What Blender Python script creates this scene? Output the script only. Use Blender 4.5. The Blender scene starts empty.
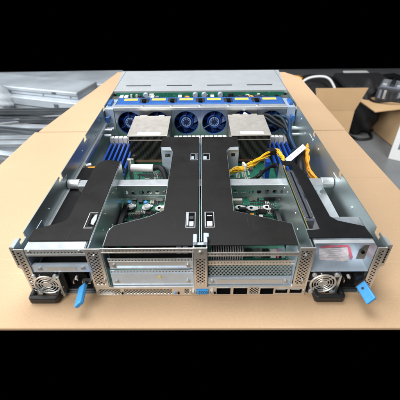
import bpy, bmesh, math, random
from mathutils import Vector, Matrix
random.seed(7)
PI = math.pi
S = bpy.context.scene
COL = S.collection

# ------------------------------------------------------------------ camera, world, lamps, exposure
cam_d = bpy.data.cameras.new("camera"); cam = bpy.data.objects.new("camera", cam_d); COL.objects.link(cam)
cam_d.sensor_fit = 'HORIZONTAL'; cam_d.sensor_width = 36.0; cam_d.lens = 30.19
cam_d.clip_start = 0.01; cam_d.clip_end = 60
pit, yaw, roll = math.radians(36.0), math.radians(-0.407), math.radians(-0.624)
F = Vector((math.sin(yaw)*math.cos(pit), math.cos(yaw)*math.cos(pit), -math.sin(pit)))
R = Vector((math.cos(yaw), -math.sin(yaw), 0)); U = R.cross(F)
R2 = R*math.cos(roll) + U*math.sin(roll); U2 = U*math.cos(roll) - R*math.sin(roll)
mw = Matrix.Identity(4)
for i in range(3):
    mw[i][0], mw[i][1], mw[i][2] = R2[i], U2[i], -F[i]
mw.translation = Vector((0.00255, -0.28155, 0.35816))
cam.matrix_world = mw
S.camera = cam
cam_d.dof.use_dof = True; cam_d.dof.focus_distance = 0.56; cam_d.dof.aperture_fstop = 9.0

W = bpy.data.worlds.new("World"); S.world = W; W.use_nodes = True
W.node_tree.nodes["Background"].inputs[0].default_value = (0.6, 0.7, 0.8, 1)
W.node_tree.nodes["Background"].inputs[1].default_value = 0.0

def area(name, loc, target, sx, sy, watts, col):
    d = bpy.data.lights.new(name, 'AREA'); d.shape = 'RECTANGLE'; d.size = sx; d.size_y = sy
    d.energy = watts; d.color = col
    o = bpy.data.objects.new(name, d); COL.objects.link(o); o.location = loc
    o.rotation_euler = (Vector(target) - Vector(loc)).to_track_quat('-Z', 'Y').to_euler()
    return o
area("ceiling_lamp", (-0.35, 0.9, 2.3), (-0.1, 0.7, 0), 1.7, 1.5, 82, (0.95, 0.98, 1.0))
area("window_light", (-2.6, 0.7, 0.95), (0, 0.4, 0), 2.6, 1.5, 82, (0.90, 0.96, 1.0))
area("front_fill", (-0.9, -1.4, 1.5), (-.05, 0, 0.04), 1.6, 1.0, 50, (1.0, 0.97, 0.92))  # added fill that brightens the rear panel, not a known lamp
bl_ = area("side_fill", (1.3, 0.1, 1.6), (1.15, 2.1, -.6), 0.8, 0.8, 11, (1.0, 0.97, 0.93)); bl_.data.spread = math.radians(70)  # added fill with narrow spread, lifts the dark cartons in the background

S.view_settings.view_transform = 'Standard'; S.view_settings.look = 'None'
S.view_settings.exposure = 0.0; S.view_settings.gamma = 1.0
S.cycles.max_bounces = 8

# ------------------------------------------------------------------ materials
def srgb(r, g, b):
    def l(c):
        c /= 255.0
        return c/12.92 if c <= 0.04045 else ((c+0.055)/1.055)**2.4
    return (l(r), l(g), l(b), 1)

def mat(name, col, metal=0.0, rough=0.5, var=0.06, scale=60, rvar=0.08, bump=0.0, bscale=400, stretch=(1, 1, 1), spec=0.5):
    m = bpy.data.materials.new(name); m.use_nodes = True
    nt = m.node_tree; N = nt.nodes; L = nt.links
    b = N["Principled BSDF"]; b.inputs["Metallic"].default_value = metal
    b.inputs["Specular IOR Level"].default_value = spec
    tc = N.new("ShaderNodeTexCoord"); mp = N.new("ShaderNodeMapping"); mp.inputs["Scale"].default_value = stretch
    L.new(tc.outputs["Object"], mp.inputs["Vector"])
    n = N.new("ShaderNodeTexNoise"); n.inputs["Scale"].default_value = scale; n.inputs["Detail"].default_value = 4
    L.new(mp.outputs[0], n.inputs["Vector"])
    r = N.new("ShaderNodeValToRGB")
    c = col[:3]
    r.color_ramp.elements[0].position = 0.3; r.color_ramp.elements[1].position = 0.7
    r.color_ramp.elements[0].color = tuple(max(0, x*(1-var)) for x in c)+(1,)
    r.color_ramp.elements[1].color = tuple(min(1, x*(1+var)) for x in c)+(1,)
    L.new(n.outputs[0], r.inputs[0]); L.new(r.outputs[0], b.inputs["Base Color"])
    mr = N.new("ShaderNodeMapRange"); mr.inputs["To Min"].default_value = max(0.02, rough-rvar); mr.inputs["To Max"].default_value = min(1, rough+rvar)
    n2 = N.new("ShaderNodeTexNoise"); n2.inputs["Scale"].default_value = scale*2.3; n2.inputs["Detail"].default_value = 3
    L.new(mp.outputs[0], n2.inputs["Vector"]); L.new(n2.outputs[0], mr.inputs["Value"]); L.new(mr.outputs[0], b.inputs["Roughness"])
    if bump:
        n3 = N.new("ShaderNodeTexNoise"); n3.inputs["Scale"].default_value = bscale; n3.inputs["Detail"].default_value = 3
        L.new(mp.outputs[0], n3.inputs["Vector"])
        bp = N.new("ShaderNodeBump"); bp.inputs["Strength"].default_value = bump; bp.inputs["Distance"].default_value = 0.001
        L.new(n3.outputs[0], bp.inputs["Height"]); L.new(bp.outputs[0], b.inputs["Normal"])
    return m

def perforate(base, name, axes=(0, 2), pitch=0.0036, rad=0.31, stagger=True, origin=(0, 0)):
    """sheet metal with a lattice of punched holes (object space)"""
    m = base.copy(); m.name = name; nt = m.node_tree; N = nt.nodes; L = nt.links
    out = [x for x in N if x.type == 'OUTPUT_MATERIAL'][0]; b = N["Principled BSDF"]
    tc = N.new("ShaderNodeTexCoord"); sp = N.new("ShaderNodeSeparateXYZ"); L.new(tc.outputs["Object"], sp.inputs[0])
    def math_(op, a, bb=None):
        q = N.new("ShaderNodeMath"); q.operation = op
        for i, x in enumerate((a, bb)):
            if x is None: continue
            if isinstance(x, (int, float)): q.inputs[i].default_value = x
            else: L.new(x, q.inputs[i])
        return q.outputs[0]
    def lattice(off):
        d2 = None
        for k, ax in enumerate(axes):
            t = math_('DIVIDE', math_('SUBTRACT', sp.outputs[ax], origin[k]), pitch)
            t = math_('SUBTRACT', math_('FRACT', math_('ADD', t, off+200)), 0.5)
            t = math_('MULTIPLY', t, t)
            d2 = t if d2 is None else math_('ADD', d2, t)
        return math_('LESS_THAN', d2, rad*rad)
    h = lattice(0.0)
    if stagger: h = math_('MAXIMUM', h, lattice(0.5))
    tr = N.new("ShaderNodeBsdfTransparent"); mx = N.new("ShaderNodeMixShader")
    L.new(h, mx.inputs[0]); L.new(b.outputs[0], mx.inputs[1]); L.new(tr.outputs[0], mx.inputs[2]); L.new(mx.outputs[0], out.inputs["Surface"])
    return m

M = {}
M['steel'] = mat('galvanised_steel', (0.62, 0.68, 0.70), 0.92, 0.30, 0.08, 40, 0.08, stretch=(1, .3, 1))
M['steel_wall'] = mat('galvanised_side_steel', (0.54, 0.62, 0.63), 0.92, 0.40, 0.05, 25, 0.035, stretch=(1, .15, 1))
M['steel_cool_sheen'] = mat('cool_sheen_steel', (0.56, 0.67, 0.80), 0.4, 0.32, 0.08, 50, 0.10)  # bluish reflected light put into the base colour
M['steel_warm_bounce'] = mat('warm_bounce_steel', (0.80, 0.785, 0.76), 0.75, 0.34, 0.07, 60, 0.10)  # galvanised steel with the cardboard's warm reflection mixed into its colour
M['steel_light'] = mat('satin_light_steel', (0.64, 0.68, 0.71), 0.6, 0.34, 0.06, 40, 0.10)
M['tan_perf'] = perforate(M['steel_warm_bounce'], 'warm_bounce_perforated', pitch=0.0052, rad=0.27)
M['tan_vent'] = perforate(M['steel_warm_bounce'], 'warm_bounce_vent', pitch=0.0044, rad=0.33)
M['tan_row'] = perforate(M['steel_warm_bounce'], 'warm_bounce_hole_row', pitch=0.0040, rad=0.24, stagger=False, origin=(0, 0.0))
M['light_row'] = perforate(M['steel_light'], 'steel_hole_row', pitch=0.0040, rad=0.24, stagger=False, origin=(0, 0.0))
M['bar_row'] = perforate(M['steel'], 'bar_square_holes', pitch=0.0090, rad=0.30, stagger=False, origin=(0, 0.0525-0.0045))
M['black_sheet'] = mat('black_film_cover', (0.010, 0.009, 0.0086), 0.0, 0.46, 0.10, 90, 0.05, spec=0.24)
M['black_plastic'] = mat('black_plastic', (0.012, 0.012, 0.014), 0.0, 0.42, 0.2, 80, 0.1, bump=0.15, bscale=900)
M['dark_grey'] = mat('dark_grey_plastic', (0.035, 0.038, 0.045), 0.0, 0.45, 0.2, 80, 0.1)
M['blue_plastic'] = mat('blue_plastic', (0.035, 0.13, 0.42), 0.0, 0.40, 0.08, 60, 0.1)
M['dimm_blue'] = mat('deep_blue_plastic', (0.010, 0.062, 0.36), 0.0, 0.34, 0.1, 80, 0.1)
M['fan_blue'] = mat('fan_navy_plastic', (0.008, 0.022, 0.10), 0.0, 0.30, 0.15, 80, 0.1)
M['fan_ring'] = mat('fan_ring_blue', (0.30, 0.45, 0.75), 0.0, 0.45, 0.1, 200, 0.1)
M['latch_blue'] = mat('release_latch_blue', (0.06, 0.34, 0.76), 0.0, 0.42, 0.06, 80, 0.1)
M['yellow_label'] = mat('yellow_paper', (0.80, 0.60, 0.10), 0.0, 0.6, 0.05, 200)
M['white_plastic'] = mat('white_plastic', (0.72, 0.73, 0.73), 0.0, 0.45, 0.05, 80)
M['ivory'] = mat('ivory_plastic', (0.55, 0.55, 0.47), 0.0, 0.45, 0.05, 80)
M['paper'] = mat('white_paper', (0.74, 0.75, 0.78), 0.0, 0.7, 0.05, 300)
M['red_paper'] = mat('red_pink_print', (0.72, 0.17, 0.24), 0.0, 0.6, 0.05, 300)
M['copper'] = mat('copper_base', (0.55, 0.30, 0.22), 0.9, 0.4, 0.1, 80)
M['sink_top'] = mat('heat_sink_top_plate', (0.66, 0.62, 0.57), 0.7, 0.45, 0.06, 50)
M['fin'] = mat('heat_sink_fin', (0.34, 0.32, 0.30), 0.9, 0.40, 0.1, 80)
M['chrome'] = mat('chrome_wire', (0.80, 0.79, 0.76), 0.7, 0.35, 0.05, 80)
M['yellow_wire'] = mat('yellow_wire', (0.80, 0.48, 0.02), 0.0, 0.4, 0.08, 90)
M['orange_wire'] = mat('orange_wire', (0.78, 0.33, 0.02), 0.0, 0.4, 0.08, 90)
M['black_wire'] = mat('black_wire', (0.012, 0.012, 0.014), 0.0, 0.45, 0.2, 90, spec=0.22)
M['teal_cable'] = mat('dark_teal_cable', (0.006, 0.016, 0.026), 0.0, 0.35, 0.2, 60, spec=0.22)
M['gold'] = mat('gold_contacts', (0.75, 0.55, 0.22), 0.9, 0.35, 0.05, 100)
M['solder'] = mat('tin_solder', (0.62, 0.62, 0.6), 0.9, 0.4, 0.1, 200)
M['chip'] = mat('chip_epoxy', (0.018, 0.018, 0.02), 0.0, 0.5, 0.2, 200)
def scuffed(m, amount=1.0):
    nt = m.node_tree; N = nt.nodes; L = nt.links; b = N["Principled BSDF"]
    tc = N.new("ShaderNodeTexCoord")
    n = N.new("ShaderNodeTexNoise"); n.inputs["Scale"].default_value = 16; n.inputs["Detail"].default_value = 6; n.inputs["Roughness"].default_value = .65
    L.new(tc.outputs["Object"], n.inputs["Vector"])
    mr = N.new("ShaderNodeMapRange"); mr.inputs["From Min"].default_value = .3; mr.inputs["From Max"].default_value = .7
    mr.inputs["To Min"].default_value = .36; mr.inputs["To Max"].default_value = .58
    L.new(n.outputs[0], mr.inputs["Value"]); L.new(mr.outputs[0], b.inputs["Roughness"])
    src = b.inputs["Base Color"].links[0].from_socket
    mp = N.new("ShaderNodeMapping"); mp.inputs["Rotation"].default_value = (0, 0, .5); mp.inputs["Scale"].default_value = (900, 14, 1)
    L.new(tc.outputs["Object"], mp.inputs[0])
    sc = N.new("ShaderNodeTexNoise"); sc.inputs["Scale"].default_value = 1; sc.inputs["Detail"].default_value = 2; L.new(mp.outputs[0], sc.inputs["Vector"])
    r = N.new("ShaderNodeValToRGB"); r.color_ramp.elements[0].position = .70; r.color_ramp.elements[1].position = .80
    L.new(sc.outputs[0], r.inputs[0])
    du = N.new("ShaderNodeTexVoronoi"); du.inputs["Scale"].default_value = 210; L.new(tc.outputs["Object"], du.inputs["Vector"])
    r2 = N.new("ShaderNodeValToRGB"); r2.color_ramp.elements[0].color = (1, 1, 1, 1); r2.color_ramp.elements[1].color = (0, 0, 0, 1)
    r2.color_ramp.elements[0].position = .03; r2.color_ramp.elements[1].position = .09; L.new(du.outputs["Distance"], r2.inputs[0])
    mxm = N.new("ShaderNodeMath"); mxm.operation = 'MAXIMUM'; L.new(r.outputs[0], mxm.inputs[0]); L.new(r2.outputs[0], mxm.inputs[1])
    am = N.new("ShaderNodeMath"); am.operation = 'MULTIPLY'; am.inputs[1].default_value = .16*amount; L.new(mxm.outputs[0], am.inputs[0])
    mx = N.new("ShaderNodeMixRGB"); mx.inputs[2].default_value = (.16, .15, .14, 1); L.new(am.outputs[0], mx.inputs[0]); L.new(src, mx.inputs[1]); L.new(mx.outputs[0], b.inputs["Base Color"])
scuffed(M['black_sheet'])
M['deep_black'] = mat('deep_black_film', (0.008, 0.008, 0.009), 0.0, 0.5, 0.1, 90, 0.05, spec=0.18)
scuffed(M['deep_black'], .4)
M['screen_mark'] = mat('white_screen_print', (0.72, 0.75, 0.78), 0.0, 0.6, 0.05, 100)
M['socket_dark'] = mat('port_cavity', (0.005, 0.005, 0.006), 0.0, 0.8, 0.2, 80, spec=0.08)

def pcb_material():
    m = bpy.data.materials.new('green_solder_mask'); m.use_nodes = True
    nt = m.node_tree; N = nt.nodes; L = nt.links; b = N["Principled BSDF"]
    b.inputs["Roughness"].default_value = 0.38
    tc = N.new("ShaderNodeTexCoord")
    br = N.new("ShaderNodeTexBrick"); br.inputs["Scale"].default_value = 90
    br.inputs["Mortar Size"].default_value = 0.03
    br.inputs["Color1"].default_value = (0.004, 0.085, 0.05, 1); br.inputs["Color2"].default_value = (0.008, 0.115, 0.07, 1)
    br.inputs["Mortar"].default_value = (0.02, 0.17, 0.11, 1)
    vo = N.new("ShaderNodeTexVoronoi"); vo.inputs["Scale"].default_value = 260; vo.feature = 'F1'; vo.distance = 'CHEBYCHEV'
    rp = N.new("ShaderNodeValToRGB"); rp.color_ramp.interpolation = 'CONSTANT'
    rp.color_ramp.elements[0].color = (1, 1, 1, 1); rp.color_ramp.elements[1].color = (0, 0, 0, 1); rp.color_ramp.elements[1].position = 0.16
    mx = N.new("ShaderNodeMixRGB"); mx.inputs[2].default_value = (0.45, 0.5, 0.45, 1)
    no = N.new("ShaderNodeTexNoise"); no.inputs["Scale"].default_value = 30
    rq = N.new("ShaderNodeValToRGB"); rq.color_ramp.elements[0].position = 0.5; rq.color_ramp.elements[1].position = 0.62
    mu = N.new("ShaderNodeMath"); mu.operation = 'MULTIPLY'
    for n in (br, vo, no): L.new(tc.outputs["Object"], n.inputs["Vector"])
    L.new(vo.outputs["Distance"], rp.inputs[0]); L.new(no.outputs[0], rq.inputs[0])
    L.new(rp.outputs[0], mu.inputs[0]); L.new(rq.outputs[0], mu.inputs[1])
    L.new(mu.outputs[0], mx.inputs[0]); L.new(br.outputs[0], mx.inputs[1]); L.new(mx.outputs[0], b.inputs["Base Color"])
    return m
M['pcb'] = pcb_material()

def cardboard(name, col, tint=0.05):
    m = mat(name, col, 0.0, 0.75, tint, 5, 0.05, bump=0.12, bscale=900, spec=0.25)
    nt = m.node_tree; N = nt.nodes; L = nt.links; b = N["Principled BSDF"]
    src = b.inputs["Base Color"].links[0].from_socket
    tc = N.new("ShaderNodeTexCoord"); mp = N.new("ShaderNodeMapping"); mp.inputs["Scale"].default_value = (140, 190, 60)
    L.new(tc.outputs["Object"], mp.inputs[0])
    n = N.new("ShaderNodeTexNoise"); n.inputs["Scale"].default_value = 2; n.inputs["Detail"].default_value = 5
    L.new(mp.outputs[0], n.inputs["Vector"])
    r = N.new("ShaderNodeValToRGB"); r.color_ramp.elements[0].color = (0.93, 0.92, 0.90, 1); r.color_ramp.elements[1].color = (1, 1, 1, 1)
    r.color_ramp.elements[0].position = 0.3; r.color_ramp.elements[1].position = 0.7
    mx = N.new("ShaderNodeMixRGB"); mx.blend_type = 'MULTIPLY'; mx.inputs[0].default_value = 1
    L.new(n.outputs[0], r.inputs[0]); L.new(src, mx.inputs[1]); L.new(r.outputs[0], mx.inputs[2])
    last = mx.outputs[0]
    for (rot, sc3, lo, hi, colr, amt) in ((.35, (3, 160, 1), .66, .74, (.72, .58, .42, 1), .30), (1.2, (2, 120, 1), .68, .75, (.34, .22, .12, 1), .22), (0, (7, 6, 1), .60, .74, (.46, .32, .20, 1), .22)):
        mp2 = N.new("ShaderNodeMapping"); mp2.inputs["Rotation"].default_value = (0, 0, rot); mp2.inputs["Scale"].default_value = sc3
        L.new(tc.outputs["Object"], mp2.inputs[0])
        q = N.new("ShaderNodeTexNoise"); q.inputs["Scale"].default_value = 1.5; q.inputs["Detail"].default_value = 4; L.new(mp2.outputs[0], q.inputs["Vector"])
        rr_ = N.new("ShaderNodeMapRange"); rr_.inputs["From Min"].default_value = lo; rr_.inputs["From Max"].default_value = hi; rr_.inputs["To Max"].default_value = amt
        L.new(q.outputs[0], rr_.inputs["Value"])
        m2 = N.new("ShaderNodeMixRGB"); m2.inputs[2].default_value = colr
        L.new(rr_.outputs[0], m2.inputs[0]); L.new(last, m2.inputs[1]); last = m2.outputs[0]
    L.new(last, b.inputs["Base Color"])
    return m
M['card'] = cardboard('kraft_cardboard', (0.56, 0.385, 0.24))
M['card2'] = cardboard('kraft_cardboard_brown', (0.54, 0.36, 0.20))
M['floor'] = mat('worn_concrete_floor', (0.155, 0.163, 0.172), 0.0, 0.35, 0.22, 3, 0.15)
M['white_metal'] = mat('powder_white_steel', (0.50, 0.54, 0.58), 0.3, 0.4, 0.2, 5)
M['rail'] = mat('zinc_rail', (0.60, 0.63, 0.66), 0.7, 0.38, 0.12, 12)
M['rail_dark'] = mat('dark_rail', (0.16, 0.175, 0.19), 0.6, 0.4, 0.2, 12)
M['film'] = mat('cloudy_plastic_film', (0.56, 0.60, 0.64), 0.0, 0.35, 0.06, 9, bump=0.6, bscale=14)
M['black_cloth'] = mat('black_cloth', (0.010, 0.010, 0.012), 0.0, 0.8, 0.3, 60, bump=0.5, bscale=60)
M['pale_blue'] = mat('pale_blue_plastic', (0.52, 0.60, 0.70), 0.0, 0.5, 0.06, 20)
M['grey_mark'] = mat('grey_print', (0.16, 0.18, 0.22), 0.0, 0.6, 0.2, 80)
M['connector_grey'] = mat('connector_slate', (0.060, 0.066, 0.082), 0.0, 0.42, 0.12, 120, 0.08)
M['navy_cable'] = mat('navy_cable', (0.012, 0.04, 0.10), 0.0, 0.35, 0.15, 60, 0.1, spec=0.22)
M['pink_film'] = mat('pinkish_paper_film', (0.72, 0.68, 0.73), 0.0, 0.35, 0.06, 90, 0.1)
M['faint_print'] = mat('faint_grey_print', (0.46, 0.47, 0.52), 0.0, 0.6, 0.1, 80)
M['bench'] = mat('dark_bench_steel', (0.02, 0.02, 0.022), 0.2, 0.6, 0.2, 10)

# ------------------------------------------------------------------ mesh helpers
class MB:
    def __init__(s): s.v = []; s.f = []
    def add(s, vs, fs):
        o = len(s.v); s.v += [tuple(p) for p in vs]; s.f += [tuple(i+o for i in f) for f in fs]; return s
    def box(s, x0, x1, y0, y1, z0, z1):
        return s.add([(x0,y0,z0),(x1,y0,z0),(x1,y1,z0),(x0,y1,z0),(x0,y0,z1),(x1,y0,z1),(x1,y1,z1),(x0,y1,z1)],
                     [(0,3,2,1),(4,5,6,7),(0,1,5,4),(1,2,6,5),(2,3,7,6),(3,0,4,7)])
    def obox(s, c, ax, ay, az):
        c, ax, ay, az = map(Vector, (c, ax, ay, az))
        vs = [c+ax*i+ay*j+az*k for k in (-1, 1) for (i, j) in ((-1,-1),(1,-1),(1,1),(-1,1))]
        return s.add(vs, [(0,3,2,1),(4,5,6,7),(0,1,5,4),(1,2,6,5),(2,3,7,6),(3,0,4,7)])
    def prism(s, poly, axis, a, b):
        """polygon in the two other axes (cyclic order), extruded a..b along axis"""
        def P(p, t):
            if axis == 2: return (p[0], p[1], t)
            if axis == 1: return (p[0], t, p[1])
            return (t, p[0], p[1])
        n = len(poly)
        return s.add([P(p, a) for p in poly]+[P(p, b) for p in poly],
                     [tuple(range(n))[::-1], tuple(range(n, 2*n))]+[(i, (i+1) % n, n+(i+1) % n, n+i) for i in range(n)])
    def tube(s, pts, r, n=8, cap=True):
        pts = [Vector(p) for p in pts]; rings = []
        t0 = (pts[1]-pts[0]).normalized(); up = Vector((0, 0, 1)) if abs(t0.z) < .9 else Vector((1, 0, 0))
        nx = t0.cross(up).normalized()
        rs = r if isinstance(r, (list, tuple)) else [r]*len(pts)
        for i, p in enumerate(pts):
            t = (pts[min(i+1, len(pts)-1)]-pts[max(i-1, 0)]).normalized()
            nx = (nx - t*nx.dot(t)).normalized(); ny = t.cross(nx)
            rings.append([p+(nx*math.cos(2*PI*k/n)+ny*math.sin(2*PI*k/n))*rs[i] for k in range(n)])
        vs = [p for g in rings for p in g]; fs = []
        for i in range(len(pts)-1):
            for k in range(n):
                fs.append((i*n+k, i*n+(k+1) % n, (i+1)*n+(k+1) % n, (i+1)*n+k))
        if cap: fs += [tuple(range(n))[::-1], tuple(range((len(pts)-1)*n, len(pts)*n))]
        return s.add(vs, fs)
    def cyl(s, p, q, r, n=16): return s.tube([p, q], r, n)
    def ring(s, c, r, rr, axis=1, n=24, m=6):
        vs = []; fs = []
        for i in range(n):
            a = 2*PI*i/n
            for k in range(m):
                b = 2*PI*k/m; q = r+rr*math.cos(b); h = rr*math.sin(b)
                u, w = q*math.cos(a), q*math.sin(a)
                vs.append((c[0]+u, c[1]+h, c[2]+w) if axis == 1 else (c[0]+u, c[1]+w, c[2]+h))
        for i in range(n):
            for k in range(m):
                fs.append((i*m+k, i*m+(k+1) % m, ((i+1) % n)*m+(k+1) % m, ((i+1) % n)*m+k))
        return s.add(vs, fs)
    def plate_hole(s, x0, x1, z0, z1, cx, cz, r, y0, y1, n=32):
        """rectangular plate facing y with a round hole"""
        outer = []; inner = []
        for i in range(n):
            a = 2*PI*(i+.5)/n; ca, sa = math.cos(a), math.sin(a)
            tx = ((x1-cx)/ca if ca > 0 else (x0-cx)/ca) if abs(ca) > 1e-6 else 1e9
            tz = ((z1-cz)/sa if sa > 0 else (z0-cz)/sa) if abs(sa) > 1e-6 else 1e9
            t = min(tx, tz); outer.append((cx+t*ca, cz+t*sa)); inner.append((cx+r*ca, cz+r*sa))
        vs = []
        for y in (y0, y1):
            vs += [(p[0], y, p[1]) for p in outer]+[(p[0], y, p[1]) for p in inner]
        fs = []
        for i in range(n):
            j = (i+1) % n
            fs += [(i, j, n+j, n+i), (2*n+j, 2*n+i, 3*n+i, 3*n+j), (n+i, n+j, 3*n+j, 3*n+i), (i, 2*n+i, 2*n+j, j)]
        return s.add(vs, fs)
    def build(s, name, m, parent=None, bevel=0, smooth=False, loc=None):
        me = bpy.data.meshes.new(name); me.from_pydata(s.v, [], s.f); me.update()
        bm = bmesh.new(); bm.from_mesh(me); bmesh.ops.recalc_face_normals(bm, faces=bm.faces); bm.to_mesh(me); bm.free()
        o = bpy.data.objects.new(name, me); COL.objects.link(o); me.materials.append(M[m] if isinstance(m, str) else m)
        if parent: o.parent = parent
        if loc: o.location = loc
        if smooth:
            for p in me.polygons: p.use_smooth = True
        if bevel:
            b = o.modifiers.new("bevel", 'BEVEL'); b.width = bevel; b.segments = 2; b.limit_method = 'ANGLE'; b.angle_limit = math.radians(40)
        return o

def tag(o, label, cat, group=None):
    o['label'] = label; o['category'] = cat
    if group: o['group'] = group
    return o
def empty(name, loc=(0, 0, 0)):
    o = bpy.data.objects.new(name, None); COL.objects.link(o); o.location = loc; o.empty_display_size = .05; return o
def dup(o, off=(0, 0, 0), parent=None):
    c = o.copy(); COL.objects.link(c); c.parent = parent if parent else o.parent
    c.location = Vector(o.location)+Vector(off)
    for ch in list(o.children):
        d = ch.copy(); COL.objects.link(d); d.parent = c
    return c
def spline(pts, n=6):
    P = [Vector(p) for p in pts]; P = [P[0]*2-P[1]]+P+[P[-1]*2-P[-2]]; out = []
    for i in range(1, len(P)-2):
        for k in range(n):
            t = k/n
            out.append(0.5*((2*P[i])+(P[i+1]-P[i-1])*t+(2*P[i-1]-5*P[i]+4*P[i+1]-P[i+2])*t*t+(3*P[i]-P[i-1]-3*P[i+1]+P[i+2])*t**3))
    out.append(P[-2]); return out

# ------------------------------------------------------------------ setting: floor, bench under the cardboard
fl = MB().box(-4.5, 4.5, 0.55, 3.9, -0.80, -0.75).build('floor', 'floor'); fl['kind'] = 'structure'
bn = MB().box(-.28, .28, .44, .94, -.05, -.006).box(-.24, .24, .5, .9, -.75, -.05).build('bench', 'bench'); bn['kind'] = 'structure'

# ------------------------------------------------------------------ cardboard under the server
o = MB().prism([(-.52, -.0465), (.46, -.0500), (.375, .235), (.366, .5075), (-.421, .5095), (-.431, .345)], 2, -.005, 0).build('cardboard_sheet', 'card', bevel=.0015)
tag(o, 'large flat kraft cardboard sheet lying under the rear half of the server', 'cardboard')
o = MB().prism([(-.413, .5125), (-.02, .5115), (-.02, 1.03), (-.318, 1.055)], 2, -.005, 0).build('cardboard_sheet', 'card', bevel=.0015)
tag(o, 'pale tapering cardboard flap beside the far half of the dark side wall', 'cardboard')
o = MB().prism([(-.017, .5115), (.368, .5105), (.362, .97), (.318, 1.035), (-.017, 1.03)], 2, -.005, 0).build('cardboard_sheet', 'card', bevel=.0015)
tag(o, 'cardboard flap with a clipped corner beside the open carton and bright side wall', 'cardboard')

# ------------------------------------------------------------------ the server
SV = empty('server')
tag(SV, 'open metal rack server without its lid, showing blue fans, heat sinks and black riser covers', 'server')
HZ = .0868
# tray
MB().box(-.2163, .2163, .002, .738, .0005, .0025).build('base_tray', 'steel', SV)

# side walls with keyhole notches along the top edge
def wall_poly(notches):
    top = [(.0, HZ)]
    for y in notches:
        top += [(y-.004, HZ), (y-.004, HZ-.0035), (y-.008, HZ-.0035), (y-.008, HZ-.009), (y+.006, HZ-.009), (y+.006, HZ)]
    top += [(.740, HZ), (.740, .0006), (0, .0006)]
    return top
for sx, ny in ((-1, (.022, .160, .297, .45)), (1, (.027, .162, .309, .45))):
    x = sx*.2175; a, b = (x, x+.0012) if sx < 0 else (x-.0012, x)
    w = MB().prism(wall_poly(ny), 0, a, b).build('side_wall', 'steel_wall', SV)
    if sx < 0: MB().box(x+.0013, x+.0062, .045, .45, .0470, .0540).build('wall_ledge', 'steel_light', w, bevel=.0005)
    # white arrows printed beside the notches
    for y in ny[1:3]:
        mk = MB()
        xm0, xm1 = (x+.0013, x+.0015) if sx < 0 else (x-.0015, x-.0013)
        mk.prism([(y-.006, HZ-.013), (y+.002, HZ-.013), (y-.002, HZ-.0185)], 0, xm0, xm1)
        for k in range(4): mk.box(xm0, xm1, y+.006+.0045*k, y+.0088+.0045*k, HZ-.0155, HZ-.013)
        mk.build('alignment_mark', 'screen_mark', w)
    # thumb screw post holding the crossbar
    p = MB().cyl((sx*.2155, .178, .058), (sx*.196, .178, .058), .0085, 20).cyl((sx*.196, .178, .058), (sx*.192, .178, .058), .006, 16)
    p.build('clamp_post', 'steel_light', w, bevel=.0008)
    # small pins and standoffs on the wall
    for y, z in ((.27, .07), (.36, .06), (.40, .075), (.1, .066)):
        MB().cyl((sx*.2163, y, z), (sx*.2154, y, z), .0022, 12).build('wall_rivet', 'steel_light', w)
    # rear rack ear outside the wall
    e0, e1 = (x-.0072, x) if sx < 0 else (x, x+.0072)
    ear = MB().prism([(e0, .050 if sx < 0 else .044), (e1, .044 if sx < 0 else .050), (e1, .084), (e0, .084)], 1, .0035, .0048).build('rack_ear', 'steel_warm_bounce', w)
    sl = MB()
    xm = x+sx*.0040
    for k in range(6): sl.box(xm-.0009, xm+.0009, .0030, .0034, .055+.0042*k, .0576+.0042*k)
    sl.build('ear_slot', 'socket_dark', w)
    MB().box(min(x, x+sx*.0072), max(x, x+sx*.0072), .0049, .020, .0815, .0827).build('ear_flange', 'steel_light', w)

# ---- rear frame (steel plates, warm bounce light in their colour)
RF = MB()
RF.box(-.1165, -.0078, -.0006, .0006, .0006, .0166)      # lower I/O plate, vents are separate
RF.v.clear(); RF.f.clear()
lo, hi = .0006, .0172
vents = [(-.1305, -.1030, .0035, .0140), (-.0985, -.0370, .0040, .0135), (-.0205, -.0150, .0040, .0140), (.0630, .0748, .0030, .0155)]
ports = [(-.0055, .0105, .0030, .0135), (.0205, .0385, .0035, .0155), (.0420, .0600, .0035, .0155), (.0765, .0935, .0035, .0150), (.0960, .1115, .0055, .0130), (.1145, .1300, .0055, .0130)]
cuts = sorted(vents+ports)
x = -.1345
for c in cuts:
    RF.box(x, c[0], -.0008, .0006, lo, hi); RF.box(c[0], c[1], -.0008, .0006, lo, c[2]); RF.box(c[0], c[1], -.0008, .0006, c[3], hi); x = c[1]
RF.box(x, .1345, -.0008, .0006, lo, hi)
rear = RF.build('rear_panel', 'steel_warm_bounce', SV)
for v in vents: MB().box(v[0], v[1], -.0004, .0002, v[2], v[3]).build('vent_grille', 'tan_vent', rear)
# lip above the I/O plate
MB().box(-.112, .117, .0008, .006, .0160, .0171).build('panel_lip', 'steel_light', rear)
# perforated uprights
def upright(x0, x1, z0, z1, y=-.0008, perf=None, screws=()):
    px0, px1, pz0, pz1 = perf
    m = MB(); m.box(x0, px0, y, y+.0012, z0, z1).box(px1, x1, y, y+.0012, z0, z1).box(px0, px1, y, y+.0012, z0, pz0).box(px0, px1, y, y+.0012, pz1, z1)
    o = m.build('frame_upright', 'steel_warm_bounce', SV)
    MB().box(px0, px1, y+.0003, y+.0008, pz0, pz1).build('vent_grille', 'tan_perf', o)
    for (sx, sz) in screws:
        MB().cyl((sx, y-.0015, sz), (sx, y+.0, sz), .0024, 14).cyl((sx, y-.0017, sz), (sx, y-.0014, sz), .0011, 10).build('screw_head', 'solder', o, bevel=.0003)
    MB().box(x0+.0012, x1-.0012, y+.0030, y+.0040, pz0-.002, pz1+.002).build('shade_backing', 'socket_dark', o)  # dark plate added to imitate shade behind the punched holes
    return o
upright(-.2172, -.2062, .0006, .0845, perf=(-.2150, -.2085, .012, .081))
upright(.2062, .2172, .0006, .0845, perf=(.2085, .2150, .012, .081))
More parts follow.
